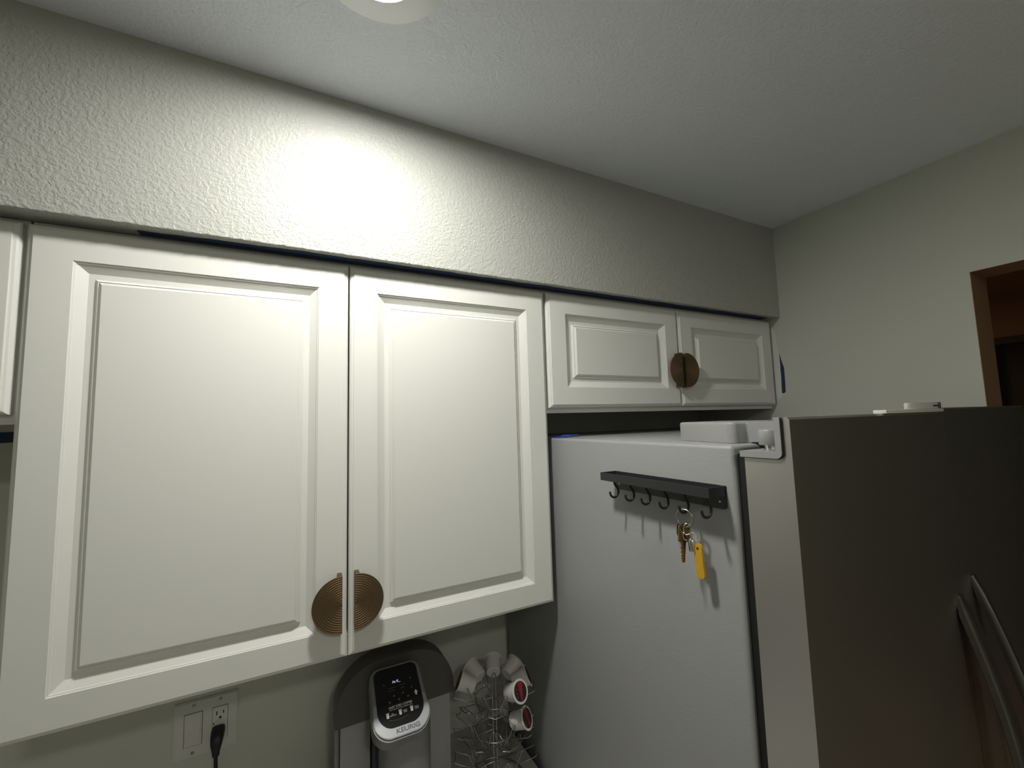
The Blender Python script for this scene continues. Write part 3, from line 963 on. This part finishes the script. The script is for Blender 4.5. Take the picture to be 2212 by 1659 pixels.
for (u, v, L_) in ((-0.012, 0.0955, 0.016), (0.010, 0.0965, 0.012), (-0.012, 0.0905, 0.012), (0.010, 0.0905, 0.008)):
    bm = bmesh.new()
    add_prism(bm, [(u - L_ / 2, v - 0.0004), (u + L_ / 2, v - 0.0004), (u + L_ / 2, v + 0.0004), (u - L_ / 2, v + 0.0004)], W_ - 0.0003, W_ + 0.0001, hf)
    link('button_mark', bm, m_faint, panel)
bm = bmesh.new()
add_tube(bm, [hf(-0.026 + 0.0032 * k, 0.0385 - 0.0030 * math.sin(PI * k / 12), W_) for k in range(13)], 0.0003, 6)
link('swoosh_line', bm, m_faint, panel)
for (a_, lb) in (('drip_grille', None),):
    bm = bmesh.new()
    for k in range(7):
        add_box(bm, -0.045, 0.045, 0.045 + k * 0.014, 0.050 + k * 0.014, 0.022, 0.0245)
    link(a_, bm, m_chrome, cm)

# ------------------------------------------------------------------ pod carousel
CX, CY = 0.7960, 0.1200
ca = empty('pod_carousel', (CX, CY, 0.940))
tag(ca, 'wire coffee pod carousel between the coffee maker and fridge', 'pod carousel')
wr = 0.00095
stem = [(-0.0045, 0, 0.006), (-0.0045, 0, 0.238)] + [(0.0045 * math.cos(a), 0, 0.238 + 0.0070 * math.sin(a)) for a in [PI - PI * k / 8 for k in range(1, 8)]] + [(0.0045, 0, 0.238), (0.0045, 0, 0.006)]
tube('stem', stem, 0.0017, m_nickel, ca, seg=8)
bm = bmesh.new()
add_tube(bm, [(0.070 * math.cos(a), 0.070 * math.sin(a), 0.003) for a in [2 * PI * k / 48 for k in range(48)]], 0.002, 8, closed=True)
add_tube(bm, [(-0.070, 0, 0.003), (0.070, 0, 0.003)], 0.002, 8)
add_tube(bm, [(0, -0.070, 0.0045), (0, 0.070, 0.0045)], 0.002, 8)
link('base', bm, m_nickel, ca, smooth=True)
NP = 8
TIERS = [(0.192, math.radians(-68)), (0.120, math.radians(-50)), (0.048, math.radians(-23))]
for (tz, ph) in TIERS:
    bm = bmesh.new()
    add_tube(bm, [(0.046 * math.cos(a), 0.046 * math.sin(a), tz) for a in [2 * PI * k / 48 for k in range(48)]], wr, 8, closed=True)
    add_tube(bm, [(-0.046, 0, tz), (0.046, 0, tz)], wr, 8)
    add_tube(bm, [(0, -0.046, tz), (0, 0.046, tz)], wr, 8)
    tr = link('tier_ring', bm, m_nickel, ca, smooth=True)
    for k in range(NP):
        a = ph + 2 * PI * k / NP
        c_, s_ = math.cos(a), math.sin(a)
        def pf(r, t, z, c_=c_, s_=s_, tz=tz):
            return (r * c_ - t * s_, r * s_ + t * c_, tz + z)
        bm = bmesh.new()
        # tray wires: U that leaves the ring, runs out and closes with a shallow V
        add_tube(bm, [pf(0.0455, -0.014, 0.0), pf(0.070, -0.0175, 0.006), pf(0.093, -0.0175, 0.014), pf(0.0975, -0.0165, 0.0185), pf(0.0955, 0.0, 0.0115), pf(0.0975, 0.0165, 0.0185), pf(0.093, 0.0175, 0.014), pf(0.070, 0.0175, 0.006), pf(0.0455, 0.014, 0.0)], wr, 6)
        # bell-shaped upright loop next to the pod
        da = PI / NP
        c2, s2 = math.cos(a + da), math.sin(a + da)
        def pb(r, t, z, c2=c2, s2=s2, tz=tz):
            return (r * c2 - t * s2, r * s2 + t * c2, tz + z)
        bell = [pb(0.050, -0.0135, 0.0), pb(0.054, -0.0115, 0.006), pb(0.059, -0.0070, 0.016), pb(0.064, -0.0052, 0.028), pb(0.0665, -0.0040, 0.0355), pb(0.0675, 0.0, 0.0385),
                pb(0.0665, 0.0040, 0.0355), pb(0.064, 0.0052, 0.028), pb(0.059, 0.0070, 0.016), pb(0.054, 0.0115, 0.006), pb(0.050, 0.0135, 0.0)]
        add_tube(bm, smooth_pts(bell, 1), wr, 6)
        link('wire_holder', bm, m_nickel, tr, smooth=True)

def pod_proto(mt_body, mt_stripe):
    e = empty('coffee_pod')
    # axis along local +x, lid at x=0.044
    prof = [(0.0, 0.0), (0.0165, 0.0), (0.0185, 0.0015), (0.0190, 0.004), (0.0222, 0.0395), (0.0252, 0.0400), (0.0256, 0.0412), (0.0252, 0.0424), (0.0, 0.0424)]
    lathe('cup', prof, mt_body, e, fr=lambda x, y, h: (h, x, y), seg=32)
    l_ = lathe('lid', [(0.0205, 0.0424), (0.0205, 0.0430), (0.0, 0.0430)], m_podlid, e, fr=lambda x, y, h: (h, x, y), seg=32, cap0=False)
    bm = bmesh.new()
    pts = []
    for k in range(9):
        z = -0.0185 + 0.037 * k / 8
        pts.append(z)
    A = [bm.verts.new((0.0432, -0.004 - 0.003 * math.sin(z * 60), z)) for z in pts]
    B = [bm.verts.new((0.0432, 0.0065 + 0.003 * math.sin(z * 70), z)) for z in pts]
    for i in range(8):
        bm.faces.new((A[i], A[i + 1], B[i + 1], B[i]))
    for k in range(3):
        z = -0.012 + 0.008 * k
        w2 = 0.0028
        vs = [bm.verts.new(p) for p in ((0.0432, -0.0150, z), (0.0432, -0.0100, z), (0.0432, -0.0100, z + w2), (0.0432, -0.0150, z + w2))]
        bm.faces.new(vs)
    link('lid_print', bm, mt_stripe, l_, recalc=False)
    return e
proto = pod_proto(m_podwhite, m_red)
pods = [  # tier, slot direction, label
    (0, -68, 'white coffee pod on the top tier with its red and black lid facing front right'),
    (0, -23, 'white coffee pod on the top tier, its lid turned towards the fridge'),
    (0, 22, 'white coffee pod at the back right of the top tier'),
    (0, 67, 'white coffee pod at the back of the top tier, directly behind the stem'),
    (0, 112, 'white coffee pod at the back left of the top tier, between two others'),
    (0, 157, 'white coffee pod at the far left of the top tier beside the coffee maker'),
    (1, -50, 'white coffee pod with red and black lid alone on the second tier'),
]
first = True
for (ti, deg, lb) in pods:
    o = proto if first else copy_tree(proto)
    first = False
    tz, ph = TIERS[ti]
    a = math.radians(deg)
    r0 = 0.047
    tilt = math.radians(24)
    o.location = (CX + r0 * math.cos(a), CY + r0 * math.sin(a), 0.940 + tz + 0.0270)
    o.scale = (0.95, 0.95, 0.95)
    o.rotation_mode = 'XYZ'
    o.rotation_euler = (random.uniform(-0.4, 0.4), -tilt, a)
    tag(o, lb, 'coffee pod', 'white coffee pods on the carousel')
